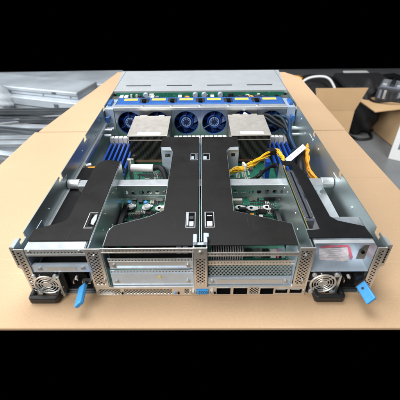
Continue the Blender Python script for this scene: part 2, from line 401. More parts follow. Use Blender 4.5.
upright(-.1350, -.1165, .0176, .0845, perf=(-.1325, -.1195, .022, .080), screws=((-.1255, .073), (-.1200, .030)))
upright(.1165, .1345, .0176, .0845, perf=(.1190, .1320, .022, .080), screws=((.1250, .072), (.128, .028)))
cb = upright(-.0078, .0082, .0176, .0868, y=-.0025, perf=(-.0050, .0054, .026, .070), screws=((.0003, .080),))
MB().box(-.0078, -.0068, -.0012, .010, .0176, .0868).box(.0072, .0082, -.0012, .010, .0176, .0868).build('upright_side', 'steel_warm_bounce', cb)
# clip on top of the centre upright
MB().box(-.0080, -.0035, .002, .016, .0872, .0925).box(.0042, .0086, .002, .018, .0872, .0925).box(-.0035, .0042, .002, .006, .0872, .0885).box(.0062, .0105, .010, .016, .0925, .0938).build('bracket_clip', 'steel_cool_sheen', cb, bevel=.0006)

# ---- slot bays
def hole_bar(x0, x1, z0, z1, y, key_body, key_row):
    """bar with one row of punched holes in its middle"""
    zc = (z0+z1)/2; h = .0019
    o = MB().box(x0, x1, y, y+.0012, z0, zc-h).box(x0, x1, y, y+.0012, zc+h, z1).build('slot_bracket', key_body, SV)
    base = M[key_body]
    pm = perforate(base, key_body+'_row', pitch=.0040, rad=.24, stagger=False, origin=(0, zc-.002))
    MB().box(x0, x1, y+.0002, y+.0010, zc-h, zc+h).build('hole_row', pm, o)
    return o
def screws(parent, pts, y0, y1, r=.0022, key='solder'):
    for (cx, cz) in pts: MB().cyl((cx, y0, cz), (cx, y1, cz), r, 12).build('screw_head', key, parent, bevel=.0003)
# left inner bay
hole_bar(-.1165, -.0078, .0775, .0848, -.0006, 'steel_warm_bounce', 0)
MB().box(-.1150, -.0090, .0200, .0210, .0300, .0835).build('bay_back', 'deep_black', SV)  # black sheet stands in for the shade inside the bay
q = hole_bar(-.1120, -.0090, .0585, .0640, .0035, 'steel_light', 0)
q = MB().box(-.1120, -.0090, .0048, .0058, .0450, .0584).build('slot_cover', 'steel_light', SV, bevel=.0004)
screws(q, ((-.1060, .0520), (-.0150, .0520)), .0025, .0047)
MB().obox((-.060, .0040, .0480), (.047, 0, 0), (0, .0009, 0), (0, 0, .0010)).build('cover_emboss', 'steel_cool_sheen', q)
hole_bar(-.1120, -.0090, .0395, .0448, .0025, 'steel_cool_sheen', 0)
b = MB().box(-.1120, -.0090, .0022, .0032, .0180, .0394).build('slot_cover', 'steel_cool_sheen', SV, bevel=.0004)
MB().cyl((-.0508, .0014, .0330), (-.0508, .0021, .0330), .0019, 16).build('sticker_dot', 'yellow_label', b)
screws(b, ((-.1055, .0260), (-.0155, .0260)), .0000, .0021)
# bay side cheeks
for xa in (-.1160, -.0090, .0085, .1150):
    MB().box(xa-.0004, xa+.0006, .0010, .045, .018, .0770).build('bay_cheek', 'steel_cool_sheen', SV)
# right inner bay
hole_bar(.0084, .1160, .0715, .0775, -.0006, 'steel_warm_bounce', 0)
hole_bar(.0094, .1145, .0495, .0570, .006, 'steel_warm_bounce', 0)
pm = perforate(M['steel_light'], 'steel_slanted_vent', pitch=.0046, rad=.30, axes=(0, 2))
q = MB().obox((.062, .0065, .0405), (.0515, 0, 0), (0, .0030, .0075), (0, .0004, -.0003)).build('slot_cover', pm, SV)
b = MB().box(.0094, .1145, .0024, .0034, .0180, .0325).box(.0094, .1145, .0010, .0024, .0315, .0325).build('slot_cover', 'steel_cool_sheen', SV, bevel=.0004)
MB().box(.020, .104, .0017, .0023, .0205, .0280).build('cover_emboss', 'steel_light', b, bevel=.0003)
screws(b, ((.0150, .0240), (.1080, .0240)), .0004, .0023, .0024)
# left outer bay above power supply
MB().box(-.2050, -.1352, .0010, .0130, .0832, .0842).build('slot_bracket', 'steel_light', SV, bevel=.0004)
q = hole_bar(-.2050, -.1352, .0735, .0842, -.0006, 'steel_light', 0)
screws(q, ((-.2000, .0815), (-.1410, .0815)), -.0020, -.0007, .0018)
MB().box(-.2050, -.1352, .0300, .0310, .0444, .0830).build('bay_back', 'deep_black', SV)  # added dark sheet imitating the unlit depth of this bay
b = MB().box(-.2050, -.1352, .0010, .0022, .0440, .0560).box(-.2050, -.1352, .0022, .0060, .0548, .0560).build('slot_cover', 'steel_cool_sheen', SV, bevel=.0004)
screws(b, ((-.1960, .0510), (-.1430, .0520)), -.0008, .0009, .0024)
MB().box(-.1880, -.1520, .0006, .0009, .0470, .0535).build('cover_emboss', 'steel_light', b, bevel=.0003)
MB().box(-.2060, -.2052, .001, .055, .0440, .0830).build('bay_cheek', 'steel_cool_sheen', SV)
MB().box(-.1352, -.1345, .001, .055, .0440, .0830).build('bay_cheek', 'steel_cool_sheen', SV)
# right outer bay: open, with the label plate on the floor of the bay
pl = MB().box(.1352, .2052, .0002, .0560, .0436, .0446).build('bay_floor', 'steel_cool_sheen', SV)
def crumple(c00, c10, c11, c01, z, amp, n, seed, name, key):
    q = random.Random(seed); ph = [q.uniform(0, 6) for _ in range(5)]; vs = []
    for jj in range(n+1):
        for ii in range(n+1):
            u, v = ii/n, jj/n
            x = (c00[0]*(1-u)+c10[0]*u)*(1-v)+(c01[0]*(1-u)+c11[0]*u)*v; y = (c00[1]*(1-u)+c10[1]*u)*(1-v)+(c01[1]*(1-u)+c11[1]*u)*v
            h = abs(math.sin(7*u+4*v+ph[0]))*.5+abs(math.sin(11*v-6*u+ph[1]))*.35+.25*abs(math.sin(17*u+9*v+ph[2]))
            vs.append((x, y, z+amp*h))
    fs = [(jj*(n+1)+ii, jj*(n+1)+ii+1, (jj+1)*(n+1)+ii+1, (jj+1)*(n+1)+ii) for jj in range(n) for ii in range(n)]
    o = MB().add(vs, fs).build(name, key, pl); sm = o.modifiers.new('thick', 'SOLIDIFY'); sm.thickness = .00012
    return o
crumple((.151, .0180), (.186, .0150), (.1965, .0400), (.156, .0385), .0449, .0011, 18, 5, 'warning_label', 'pink_film')
crumple((.160, .0388), (.1965, .0402), (.1970, .0438), (.159, .0424), .0458, .0009, 10, 6, 'warning_label_border', 'red_paper')
crumple((.1905, .0200), (.1940, .0200), (.1975, .0400), (.1940, .0400), .0460, .0009, 10, 8, 'warning_label_border', 'red_paper')
tx = MB()
for k in range(5):
    tx.obox((.1715+.001*k, .0215+.0035*k, .0463), (.0105-.0016*(k % 3), .0008, 0), (0, .0004, 0), (0, 0, .0001))
tx.build('label_print', 'faint_print', pl)
MB().box(.1352, .2052, .0560, .0570, .0446, .0836).build('bay_back', 'steel_light', SV)
MB().box(.1400, .1480, .0300, .0560, .0500, .0512).box(.1400, .1480, .0548, .0560, .0512, .0640).build('riser_tab', 'steel', SV)
t = MB().prism([(.1885, .060), (.1985, .060), (.1985, .0835), (.1930, .0835), (.1885, .0760)], 1, .0050, .0062).build('riser_tab', 'steel', SV)
MB().cyl((.1935, .0035, .0720), (.1935, .0049, .0720), .0022, 12).build('screw_head', 'socket_dark', t)
MB().box(.1345, .1352, .001, .056, .0446, .0835).build('bay_cheek', 'steel', SV)
MB().box(.2052, .2060, .001, .056, .0446, .0835).build('bay_cheek', 'steel', SV)
MB().box(.1352, .2050, .0070, .0130, .0838, .0846).build('slot_bracket', 'steel_light', SV)

# ---- I/O ports
def port(x0, x1, z0, z1, kind):
    m = MB(); t = .0008
    m.box(x0, x0+t, -.0016, .012, z0, z1).box(x1-t, x1, -.0016, .012, z0, z1).box(x0+t, x1-t, -.0016, .012, z1-t, z1).box(x0+t, x1-t, -.0016, .012, z0, z0+t)
    o = m.build(kind, 'socket_dark', SV)
    MB().box(x0+t, x1-t, .004, .011, z0+t, z1-t).build('port_cavity', 'socket_dark', o)
    return o
for (x0, x1, z0, z1) in ports[1:4]:
    o = port(x0, x1, z0, z1, 'network_port')
    g = MB()
    for k in range(6): g.box(x0+.0035+k*.0018, x0+.0042+k*.0018, .001, .0039, z1-.003, z1-.0018)
    g.build('port_contact', 'gold', o)
for (x0, x1, z0, z1) in ports[4:]:
    o = port(x0, x1, z0, z1, 'usb_port')
    MB().box(x0+.002, x1-.002, .0002, .0039, (z0+z1)/2-.0002, (z0+z1)/2+.0016).build('port_tongue', 'white_plastic', o)
for (x0, x1, z0, z1) in ports[1:]:
    t = .0007; m = MB().box(x0-t, x0, -.0016, -.0009, z0-t, z1+t).box(x1, x1+t, -.0016, -.0009, z0-t, z1+t).box(x0, x1, -.0016, -.0009, z1, z1+t).box(x0, x1, -.0016, -.0009, z0-t, z0)
    m.build('port_shell', 'chrome', rear)
for (xx_, key) in ((-.0325, 'latch_blue'), (-.0285, 'socket_dark'), (.0185, 'socket_dark'), (-.1010, 'socket_dark')):
    MB().cyl((xx_, -.0022, .0060), (xx_, -.0007, .0060), .0014, 12).build('status_button', key, rear)
for xx_ in (.0218, .0370, .0433, .0585): MB().box(xx_-.0008, xx_+.0008, -.0012, -.0006, .0156, .0168).build('link_lamp', 'yellow_label' if xx_ in (.0218, .0433) else 'latch_blue', rear)
for xx_ in (-.1328, .1330, -.0120, .0135): MB().cyl((xx_, -.0020, .0090), (xx_, -.0007, .0090), .0018, 12).build('screw_head', 'solder', rear, bevel=.0003)
vx0, vx1, vz0, vz1 = ports[0]
vg = MB().prism([(vx0+.0006, vz0+.0012), (vx1-.0006, vz0+.0012), (vx1, vz1-.001), (vx0, vz1-.001)], 1, -.0028, .006).build('vga_port', 'latch_blue', SV, bevel=.0012)
gh = MB()
for r in range(3):
    for k in range(5): gh.cyl((vx0+.0038+k*.0024+(r % 2)*.0008, -.0031, vz0+.0030+r*.0022), (vx0+.0038+k*.0024+(r % 2)*.0008, -.0029, vz0+.0030+r*.0022), .0006, 8)
gh.build('pin_hole', 'socket_dark', vg)
MB().cyl((vx0-.0040, -.0045, .0088), (vx0-.0040, 0, .0088), .0024, 6).cyl((vx1+.0040, -.0045, .0088), (vx1+.0040, 0, .0088), .0024, 6).build('jack_screw', 'solder', vg)

# ---- power supplies
def power_supply(x0, x1, name='power_supply', right=False):
    z0, z1 = .0030, .0425
    xm = x0+.0325 if not right else x0+.0335
    fx, fz, fr = (x0+xm)/2-.0005, .0235, .0152
    b = MB(); b.box(x0, x1, .016, .200, z0, z1)
    b.plate_hole(x0, xm, z0, z1, fx, fz, fr, .0000, .0160, 32)
    b.box(xm, x1, .0060, .0160, z0, z0+.004).box(xm, x1, .0060, .0160, z1-.003, z1).box(xm, xm+.004, .0060, .0160, z0+.004, z1-.003).box(x1-.003, x1, .0060, .0160, z0+.004, z1-.003)
    o = b.build(name, 'black_plastic', SV, bevel=.0004)
    g = MB()
    for k in range(4): g.ring((fx, -.0016, fz), (.0052, .0084, .0117, .0154)[k], (.0008, .0007, .0007, .0014)[k], 1, 32, 6)
    for k in range(6):
        a = PI/4+k*PI/3
        g.tube([(fx+.002*math.cos(a), -.0012, fz+.002*math.sin(a)), (fx+.0205*math.cos(a), -.0008, fz+.0185*math.sin(a))], .0010, 6)
    g.cyl((fx, -.0018, fz), (fx, -.0010, fz), .0058, 20)
    g.build('fan_guard', 'chrome', o)
    rt = MB().cyl((fx, .004, fz), (fx, .012, fz), .0065, 20)
    for k in range(7):
        a = 2*PI*k/7
        rt.obox((fx+.0110*math.cos(a), .0085, fz+.0110*math.sin(a)), (.0050*math.cos(a), 0, .0050*math.sin(a)), (-.0030*math.sin(a), .002, .0030*math.cos(a)), (.0002, .0005, 0))
    rt.build('fan_rotor', 'dark_grey', o)
    for sxx, szz in ((x0+.0030, z1-.0035), (xm-.0030, z1-.0035), (x0+.0035, z0+.005), (xm-.0035, z0+.005)):
        MB().cyl((sxx, -.0026, szz), (sxx, .0, szz), .0030, 14).box(sxx-.002, sxx+.002, -.0029, -.0026, szz-.0003, szz+.0003).build('screw_head', 'steel_light', o, bevel=.0004)
    # socket
    cx = (xm+.004+x1-.003)/2
    MB().prism([(cx-.0115, .0125), (cx+.0115, .0125), (cx+.0115, .0300), (cx+.0080, .0345), (cx-.0080, .0345), (cx-.0115, .0300)], 1, .0085, .0155).build('power_socket', 'socket_dark', o)
    pn = MB()
    for dx, dz in ((-.006, .021), (.006, .021), (0, .027)): pn.box(cx+dx-.0007, cx+dx+.0007, .0040, .0085, dz-.0022, dz+.0022)
    pn.build('socket_pin', 'solder', o)
    MB().cyl((cx-.0015, .0045, .0275), (cx-.0015, .0088, .0275), .0019, 12).build('status_lamp', 'white_plastic', o)
    MB().box(xm-.0005, xm+.0022, -.004, .006, .004, .040).build('latch_frame', 'steel', o)
    # bail handle
    hx0, hx1 = x0-.0085, xm-.0025
    if right: hx0, hx1 = x0+.0055, xm+.0110
    pts = [(hx0+.003, -.001, .0065), (hx0+.003, -.018, .0065), (hx0+.0055, -.0235, .0065), (hx1-.0055, -.0235, .0065), (hx1-.003, -.018, .0065), (hx1-.003, -.001, .0065)]
    h = MB()
    for a, c in ((0, 1), (4, 5)): h.box(pts[a][0]-.0028, pts[a][0]+.0028, -.0085, .0045, .0022, .0125)
    h.prism([(hx0, -.0080), (hx0+.0008, -.0125), (hx0+.0040, -.0145), (hx1-.0040, -.0145), (hx1-.0008, -.0125), (hx1, -.0080)], 2, .0022, .0125)
    h.build('pull_handle', 'black_plastic', o, bevel=.0016)
    return o
psl = power_supply(-.2095, -.1375)
psr = power_supply(.1380, .2065, right=True)
# blue release tabs
def release_tab(p, a, b, w, t, parent, hole=True):
    a, b, w = Vector(a), Vector(b), Vector(w)
    d = (b-a); n = d.cross(w).normalized()*t
    m = MB().obox((a+b)/2, d/2, w/2, n/2)
    o = m.build('release_tab', 'latch_blue', parent, bevel=.0014)
    for k in range(4):
        c = a+d*(.66+.075*k); MB().obox(c, w*.40, d.normalized()*.0005, n*.56).build('grip_rib', 'latch_blue', o, bevel=.0002)
    MB().cyl(a-w*.55, a+w*.55, t*.42, 12).build('tab_hinge', 'dark_grey', o)
    if hole:
        c = a+d*.28; MB().cyl(c-n*.62, c+n*.62, .0017, 12).build('tab_hole', 'dark_grey', o)
    return o
release_tab('l', (-.1470, -.004, .0250), (-.1460, -.0310, .0210), (.0090, .0012, .0085), .0055, psl, False)
release_tab('r', (.1995, -.005, .0265), (.2035, -.0300, .0245), (.0080, .0010, .0110), .0042, psr)
MB().box(-.1480, -.1380, -.0020, .006, .0260, .0272).build('tab_arm', 'steel', psl)
MB().box(.1930, .2030, -.0020, .006, .0210, .0370).build('tab_arm', 'black_plastic', psr)
# covers over the supplies behind the rear bays
MB().box(-.2125, -.1350, .060, .240, .0505, .0520).build('supply_cover', 'deep_black', SV)  # metal plate coloured black to imitate a dark reflection
MB().box(.1350, .2055, .058, .205, .0430, .0442).build('supply_cover', 'steel_light', SV)

# ---- riser walls and covers
for x, y1, key in ((-.1310, .203, 'steel'), (.1310, .200, 'steel')):
    o = MB().box(x-.0006, x+.0006, .0015, y1, .0110, .0842).build('riser_wall', key, SV)
    s_ = 1 if x < 0 else -1
    for y, z in ((.06, .06), (.10, .035), (.15, .066), (.08, .072), (.17, .03), (.13, .072)):
        MB().cyl((x+s_*.0006, y, z), (x+s_*.0010, y, z), .0018, 12).build('wall_rivet', 'steel', o)
MB().box(-.0012, -.0004, .010, .290, .030, .0850).build('riser_wall', 'steel', SV)
MB().box(.0014, .0022, .010, .290, .030, .0862).build('riser_wall', 'steel_light', SV)
ZC = .0845
def cover(poly, key='black_sheet', t=.0014):
    o = MB().prism(poly, 2, ZC, ZC+t).build('riser_cover', key, SV, bevel=.0003)
    # bright cut edge of the sheet metal beneath the black film
    return o
cvL = cover([(-.2065, .0135), (-.2060, .034), (-.1760, .0475), (-.1715, .052), (-.1700, .062), (-.1700, .175), (-.1690, .187), (-.1655, .1985), (-.1590, .2065), (-.1520, .2090), (-.1320, .2035), (-.1320, .0135)])
cvCL = cover([(-.0700, .293), (-.0022, .294), (-.0022, .0035), (-.1130, .0035), (-.1130, .0290), (-.1085, .0395), (-.0660, .0575), (-.0480, .0710), (-.0465, .235), (-.0530, .2560), (-.0700, .2570)])
cvCR = cover([(.0030, .294), (.0695, .293), (.0680, .2570), (.0530, .2540), (.0455, .240), (.0440, .0690), (.1150, .0420), (.1145, .0035), (.0030, .0035)])
cvR = cover([(.1325, .202), (.1530, .199), (.1600, .170), (.1640, .148), (.1675, .0560), (.1740, .0475), (.2040, .0360), (.2060, .0155), (.1305, .0155), (.1310, .0300), (.1474, .0310), (.1474, .1860), (.1330, .1880)], 'deep_black')
# bright hemmed edges (thin steel lips standing just below the film)
def lip(parent, pts):
    m = MB()
    for p, q in zip(pts[:-1], pts[1:]):
        a = Vector((p[0], p[1], ZC-.0036)); b = Vector((q[0], q[1], ZC-.0036)); d = b-a; n = Vector((-d.y, d.x, 0)).normalized()
        m.obox((a+b)/2+Vector((0, 0, .0014)), d/2, n*.0003, (0, 0, .0030))
    m.build('cover_lip', 'steel', parent)
lip(cvCL, [(-.1136, .0035), (-.1136, .0290), (-.1091, .0398), (-.0664, .0580), (-.0486, .0714), (-.0471, .235), (-.0536, .2562)])
lip(cvCR, [(.1156, .0035), (.1156, .0424), (.0446, .0694), (.0461, .240), (.0536, .2543)])
lip(cvL, [(-.1314, .0135), (-.1314, .2035)])
# windows with latches in the covers
def window(parent, x0, x1, y0, y1, blocks):
    z = ZC+.0014; t = .0007
    o = MB().box(x0, x1, y0, y0+t, z-.0002, z+.0008).box(x0, x1, y1-t, y1, z-.0002, z+.0008).box(x0, x0+t, y0+t, y1-t, z-.0002, z+.0008).box(x1-t, x1, y0+t, y1-t, z-.0002, z+.0008).build('latch_window', 'steel_light', parent)
    MB().box(x0+t, x1-t, y0+t, y1-t, z-.0002, z+.0002).build('window_recess', 'socket_dark', parent)
    for (a, b, c, d, key) in blocks: MB().box(a, b, c, d, z+.0002, z+.0022).build('latch_block', key, parent, bevel=.0004)
window(cvCL, -.0180, -.0060, .0345, .0655, [(-.0168, -.0145, .037, .064, 'steel_light'), (-.0135, -.0080, .0365, .0450, 'steel_light'), (-.0135, -.0082, .0500, .0555, 'dark_grey')])
window(cvCR, .0060, .0180, .0345, .0655, [(.0088, .0155, .0365, .0450, 'white_plastic'), (.0088, .0155, .0560, .0570, 'steel'), (.0068, .0076, .037, .064, 'steel_light')])
window(cvCL, -.0160, -.0035, .2050, .2270, [(-.0145, -.0100, .2070, .2150, 'steel_cool_sheen'), (-.0085, -.0050, .2080, .2250, 'steel')])
window(cvCR, .0045, .0160, .2050, .2270, [(.0055, .0110, .2070, .2150, 'steel_cool_sheen')])
z = ZC+.0014
MB().box(-.1450, -.1444, .0350, .0660, z, z+.0003).box(-.1444, -.1340, .0350, .0356, z, z+.0003).box(-.1444, -.1340, .0654, .0660, z, z+.0003).build('printed_outline', 'screen_mark', cvL)
MB().prism([(-.1375, .0415), (-.1335, .0400), (-.1322, .0500), (-.1335, .0610), (-.1365, .0600), (-.1385, .0500)], 2, z+.0005, z+.0018).build('latch_block', 'steel_light', cvL, bevel=.0004)
MB().box(-.1410, -.1345, .0400, .0620, z-.0002, z+.0004).build('window_recess', 'socket_dark', cvL)
# vertical tabs under the far wings of the centre covers
for sx in (-1, 1):
    a, b = (-.0695, -.0475) if sx < 0 else (.0470, .0690)
    o = MB().box(a, b, .2545, .2555, .0300, .0650).box(a, b, .2545, .2555, .0720, .0842).box(a, a+.006, .2545, .2555, .0650, .0720).box(b-.006, b, .2545, .2555, .0650, .0720).build('riser_tab', 'steel_cool_sheen', SV)
    MB().box(a+.002, b-.002, .2440, .2544, .0830, .0842).build('tab_hem', 'steel_light', o)
# riser card standing behind the right riser wall
rc = MB().box(.1338, .1350, .036, .188, .0460, .0830).build('riser_card', 'pcb', SV)
MB().box(.1338, .1350, .036, .188, .0831, .0836).build('card_edge', 'gold', rc)
MB().box(.1356, .1468, .050, .172, .0480, .0836).build('card_connector', 'connector_grey', rc, bevel=.0010)
MB().box(.1404, .1424, .054, .168, .0837, .0839).build('connector_slot', 'socket_dark', rc)
MB().box(.1352, .1472, .1735, .1800, .0500, .0815).build('connector_end', 'dark_grey', rc, bevel=.0006)
MB().box(.1320, .1472, .0335, .0345, .0460, .0830).build('card_bracket', 'steel_light', rc)
# risers cards below the centre covers (seen through the right inner bay)
for k, (x0, x1, z, key) in enumerate(((.050, .112, .0440, 'pcb'), (.012, .0495, .0440, 'steel'))):
    MB().box(x0, x1, .020, .060, z-.0008, z+.0008).build('expansion_board', key, SV)
hs_ = MB()
for k in range(14): hs_.box(.0135+k*.0030, .0146+k*.0030, .018, .062, .0450, .0640)
hs_.build('card_heat_sink', 'steel_light', SV)
for (x, z, c) in ((.094, .066, 'white_plastic'), (.100, .0655, 'red_paper'), (.104, .068, 'steel_cool_sheen'), (.062, .067, 'chip'), (.074, .067, 'solder'), (.084, .0665, 'chip')):
    MB().box(x-.004, x+.004, .022, .032, .0450, z-.014).build('connector_block', c, SV, bevel=.0004)
for x in (-.100, -.086, -.026, -.018): MB().box(x-.003, x+.003, .010, .0195, .0660, .0725).build('connector_block', 'steel_cool_sheen' if x > -.03 else 'pcb', SV, bevel=.0004)

# ---- crossbar across the chassis
cbz = .066
o = MB().box(-.1930, .1930, .1580, .1765, cbz, cbz+.0012).box(-.1930, .1930, .1753, .1765, .046, cbz).build('crossbar', 'steel_light', SV, bevel=.0004)
MB().box(-.1930, .1930, .1583, .1592, .0600, cbz).box(-.1930, .1930, .1583, .1592, .0430, .0475).build('crossbar_flange', 'steel', o)
MB().box(-.1930, .1930, .1585, .1590, .0475, .0600).build('hole_row', perforate(M['steel'], 'crossbar_square_holes', pitch=.0125, rad=.30, stagger=False, origin=(0, .0475)), o)

# ---- motherboard and its components
mb = MB().prism([(-.1300, .008), (.1300, .008), (.1300, .215), (.2040, .215), (.2040, .438), (-.2040, .438), (-.2040, .245), (-.1300, .245)], 2, .0085, .0105).build('motherboard', 'pcb', SV)
ZB = .0106
def inside_sink(x, y):
    return (-.148 < x < -.062 or .058 < x < .148) and .318 < y < .43
tiny = {'chip': MB(), 'solder': MB(), 'ivory': MB()}
rnd = random.Random(3)
for k in range(360):
    x, y = rnd.uniform(-.128, .126), rnd.uniform(.062, .312)
    if abs(x) < .042: continue
    w, d = rnd.choice(((.0006, .0011), (.0011, .0006), (.0008, .0015), (.0014, .0009)))
    key = rnd.choice(('chip', 'chip', 'chip', 'chip', 'chip', 'solder', 'solder', 'ivory')); n = rnd.randint(4, 13); along = rnd.random() < .6; hh = rnd.uniform(.0007, .0016); rows = rnd.choice((1, 1, 2, 3))
    for i in range(n):
        for j in range(rows):
            px_, py_ = (x+i*(w*2+.0011), y+j*(d*2+.0011)) if along else (x+j*(w*2+.0011), y+i*(d*2+.0011))
            if abs(px_) < .128: 
                tiny[key].box(px_-w, px_+w, py_-d, py_+d, ZB, ZB+hh)
                if key == 'chip' and d > w: tiny['solder'].box(px_-w, px_+w, py_+d+.00005, py_+d+.0003, ZB, ZB+hh*.9)
for key, t in tiny.items():
    t = t.build('surface_mount_parts', key, mb); t['kind'] = 'stuff'
chipm = MB().box(-.0042, .0042, -.0042, .0042, 0, .0014)
first = chipm.build('circuit_chip', 'chip', mb, loc=(.086, .215, ZB))
for (x, y, s) in ((.07, .198, 1), (.1, .2, .8), (-.11, .20, .8), (-.095, .215, .7), (-.07, .143, .8), (-.105, .150, 1.0), (-.10, .128, .7), (.078, .140, .9), (.106, .146, .7), (.092, .118, 1.1), (-.12, .106, .8), (.060, .105, .8), (-.06, .20, .7), (.118, .222, 1), (-.08, .262, 1.2), (-.055, .112, .8), (.075, .262, 1.0), (.118, .09, .9)):
    c = dup(first); c.location = (x, y, ZB); c.scale = (s, s, 1)
lg = {}
for (x, y, s) in ((.086, .215, 1), (-.11, .20, .8), (-.105, .150, 1.0), (.092, .118, 1.1), (-.08, .262, 1.2), (.106, .146, .7), (.075, .262, 1.0)):
    l = MB(); e = .0042*s
    for i in range(9):
        t = -e*.85+i*e*1.7/8
        for sg in (-1, 1): l.box(x+t-.0002, x+t+.0002, y+sg*(e+.0004)-.00035, y+sg*(e+.0004)+.00035, ZB, ZB+.0006).box(x+sg*(e+.0004)-.00035, x+sg*(e+.0004)+.00035, y+t-.0002, y+t+.0002, ZB, ZB+.0006)
    l.build('chip_leads', 'solder', mb)
capm = MB().cyl((0, 0, 0), (0, 0, .0075), .0030, 16)
capA = capm.build('capacitor', 'dark_grey', mb, bevel=.0006, loc=(-.112, .132, ZB))
for (x, y) in ((-.104, .134), (-.121, .135), (-.122, .215), (-.113, .218), (.119, .13), (.122, .145), (.12, .16), (-.062, .225), (-.053, .224), (.055, .225), (.052, .20)):
    c = dup(capA); c.location = (x, y, ZB)
conm = MB().box(-.009, .009, -.003, .003, 0, .0085).box(-.0075, .0075, -.0015, .0015, .0085, .0086)
con = conm.build('board_connector', 'ivory', mb, bevel=.0004, loc=(-.093, .2005, ZB))
for (x, y) in ((-.074, .199), (.063, .186), (.100, .130)):
    c = dup(con); c.location = (x, y, ZB)
conb = MB().box(-.010, .010, -.0035, .0035, 0, .0105).build('board_connector', 'black_plastic', mb, bevel=.0004, loc=(-.060, .205, ZB))
for (x, y, s) in ((.106, .214, 1.2), (.122, .196, 1.0), (-.098, .114, .5), (.07, .121, .45), (.082, .127, .45), (.118, .205, .8)):
    c = dup(conb); c.location = (x, y, ZB); c.scale = (s, s, 1)
for (x, y) in ((-.115, .195), (-.115, .184), (-.104, .190), (.072, .152), (.082, .152), (.120, .172)):
    MB().box(x-.0036, x+.0036, y-.0036, y+.0036, ZB, ZB+.0050).build('power_coil', 'dark_grey', mb, bevel=.0006)
for (x, y0, y1) in ((-.1245, .075, .170), (.1235, .075, .150)):
    MB().box(x-.0035, x+.0035, y0, y1, ZB, ZB+.0150).build('board_connector', 'black_plastic', mb, bevel=.0005)
for (x, y, w, d, h, key) in ((-.104, .158, .004, .002, .006, 'ivory'), (-.078, .150, .004, .008, .006, 'chip'), (-.062, .158, .005, .003, .010, 'ivory'), (-.118, .125, .004, .004, .007, 'dark_grey'), (-.083, .128, .007, .003, .006, 'solder'), (-.100, .222, .006, .004, .008, 'chip'), (-.078, .226, .004, .004, .010, 'dark_grey'), (.058, .150, .004, .006, .007, 'chip'), (.070, .162, .006, .003, .008, 'dark_grey'), (.104, .160, .005, .005, .004, 'chip'), (.092, .196, .007, .003, .008, 'ivory'), (.060, .230, .005, .005, .006, 'chip'), (.100, .236, .008, .004, .009, 'chip'), (.084, .142, .003, .005, .009, 'orange_wire'), (.098, .142, .003, .004, .007, 'white_plastic'), (-.072, .196, .006, .003, .009, 'white_plastic'), (-.088, .240, .010, .004, .008, 'copper'), (.112, .112, .004, .010, .008, 'dark_grey')):
    MB().box(x-w, x+w, y-d, y+d, ZB, ZB+h).build('circuit_block', key, mb, bevel=.0004)
# pci slots below crossbar
for (x, y) in ((-.085, .088), (.085, .088)):
    MB().box(x-.030, x+.030, y-.0035, y+.0035, ZB, ZB+.011).build('expansion_slot', 'black_plastic', mb, bevel=.0004)
# white tear-shaped board fasteners, two of them with blue caps
def tear(n=24):
    p = []
    for k in range(n):
        a = 2*PI*k/n; r = .0078 if math.cos(a) < .55 else .0078+.004*(math.cos(a)-.55)/.45
        p.append((r*math.cos(a), .0068*math.sin(a)))
    return p
for (x, y, blue, rz) in ((-.1200, .1790, 1, .6), (-.0920, .1785, 1, .5), (-.0690, .1760, 0, .2), (.0665, .1765, 0, -.1), (.0865, .1745, 0, -.1), (.1130, .1765, 0, -.2)):
    y -= .006
    o = MB().prism(tear(), 2, 0, .0012).build('board_fastener', 'white_plastic', mb, bevel=.0003, loc=(x, y, ZB+.0022)); o.rotation_euler.z = rz
    if blue:
        MB().cyl((x, y+.003, ZB+.0036), (x, y+.003, ZB+.0090), .0036, 18).cyl((x+.003, y-.0015, ZB+.0035), (x+.003, y-.0015, ZB+.0075), .0055, 18).build('fastener_cap', 'white_plastic', mb, bevel=.0006)
        MB().cyl((x-.001, y+.0045, ZB+.0070), (x-.001, y+.0045, ZB+.0120), .0034, 18).build('fastener_knob', 'latch_blue', mb, bevel=.0008)
    else:
        MB().cyl((x-.001, y, ZB+.0035), (x-.001, y, ZB+.0042), .0026, 16).build('fastener_hole', 'socket_dark', mb)

# ---- processor heat sinks
def heat_sink(x0, x1, y0, y1):
    b = MB().box(x0, x1, y0, y1, .0150, .0190).box(x0+.006, x1-.006, y0+.006, y1-.006, .0106, .0149).build('heat_sink', 'copper', SV)
    n = 34; w = (x1-x0-.002)/(n-1)
    fin = MB().box(0, .0005, y0+.001, y1-.002, .0191, .0722).build('cooling_fin', 'fin', b, loc=(x0+.001, 0, 0))
    for k in range(1, n): dup(fin, (w*k, 0, 0))
    MB().box(x0-.0008, x1+.0008, y0-.0006, y0+.0006, .0630, .0648).build('fin_band', 'sink_top', b)
    top = MB().prism([(x0-.0012, y0-.001), (x1+.0012, y0-.001), (x1+.0012, y1-.007), (x1-.013, y1-.007), (x1-.013, y1), (x1-.026, y1), (x1-.026, y1-.004), (x0+.026, y1-.004), (x0+.026, y1), (x0+.010, y1), (x0+.010, y1-.005), (x0-.0012, y1-.005)], 2, .0724, .0736).build('top_plate', 'sink_top', b, bevel=.0003)
    MB().box(x0+.018, x1-.013, y0+.004, y0+.016, .0737, .0739).build('paper_sticker', 'paper', b)
    for cx in (x0+.004, x1-.004):
        MB().cyl((cx, y0-.006, .011), (cx, y0-.006, .026), .0042, 14).build('spring_screw', 'solder', b, bevel=.0006)
    return b
heat_sink(-.1430, -.0660, .326, .432)
heat_sink(.0620, .1390, .326, .436)
# small white triangular flag on the far right sink
MB().prism([(.094, .430), (.106, .430), (.099, .446)], 2, .0740, .0746).build('paper_flag', 'paper', SV)

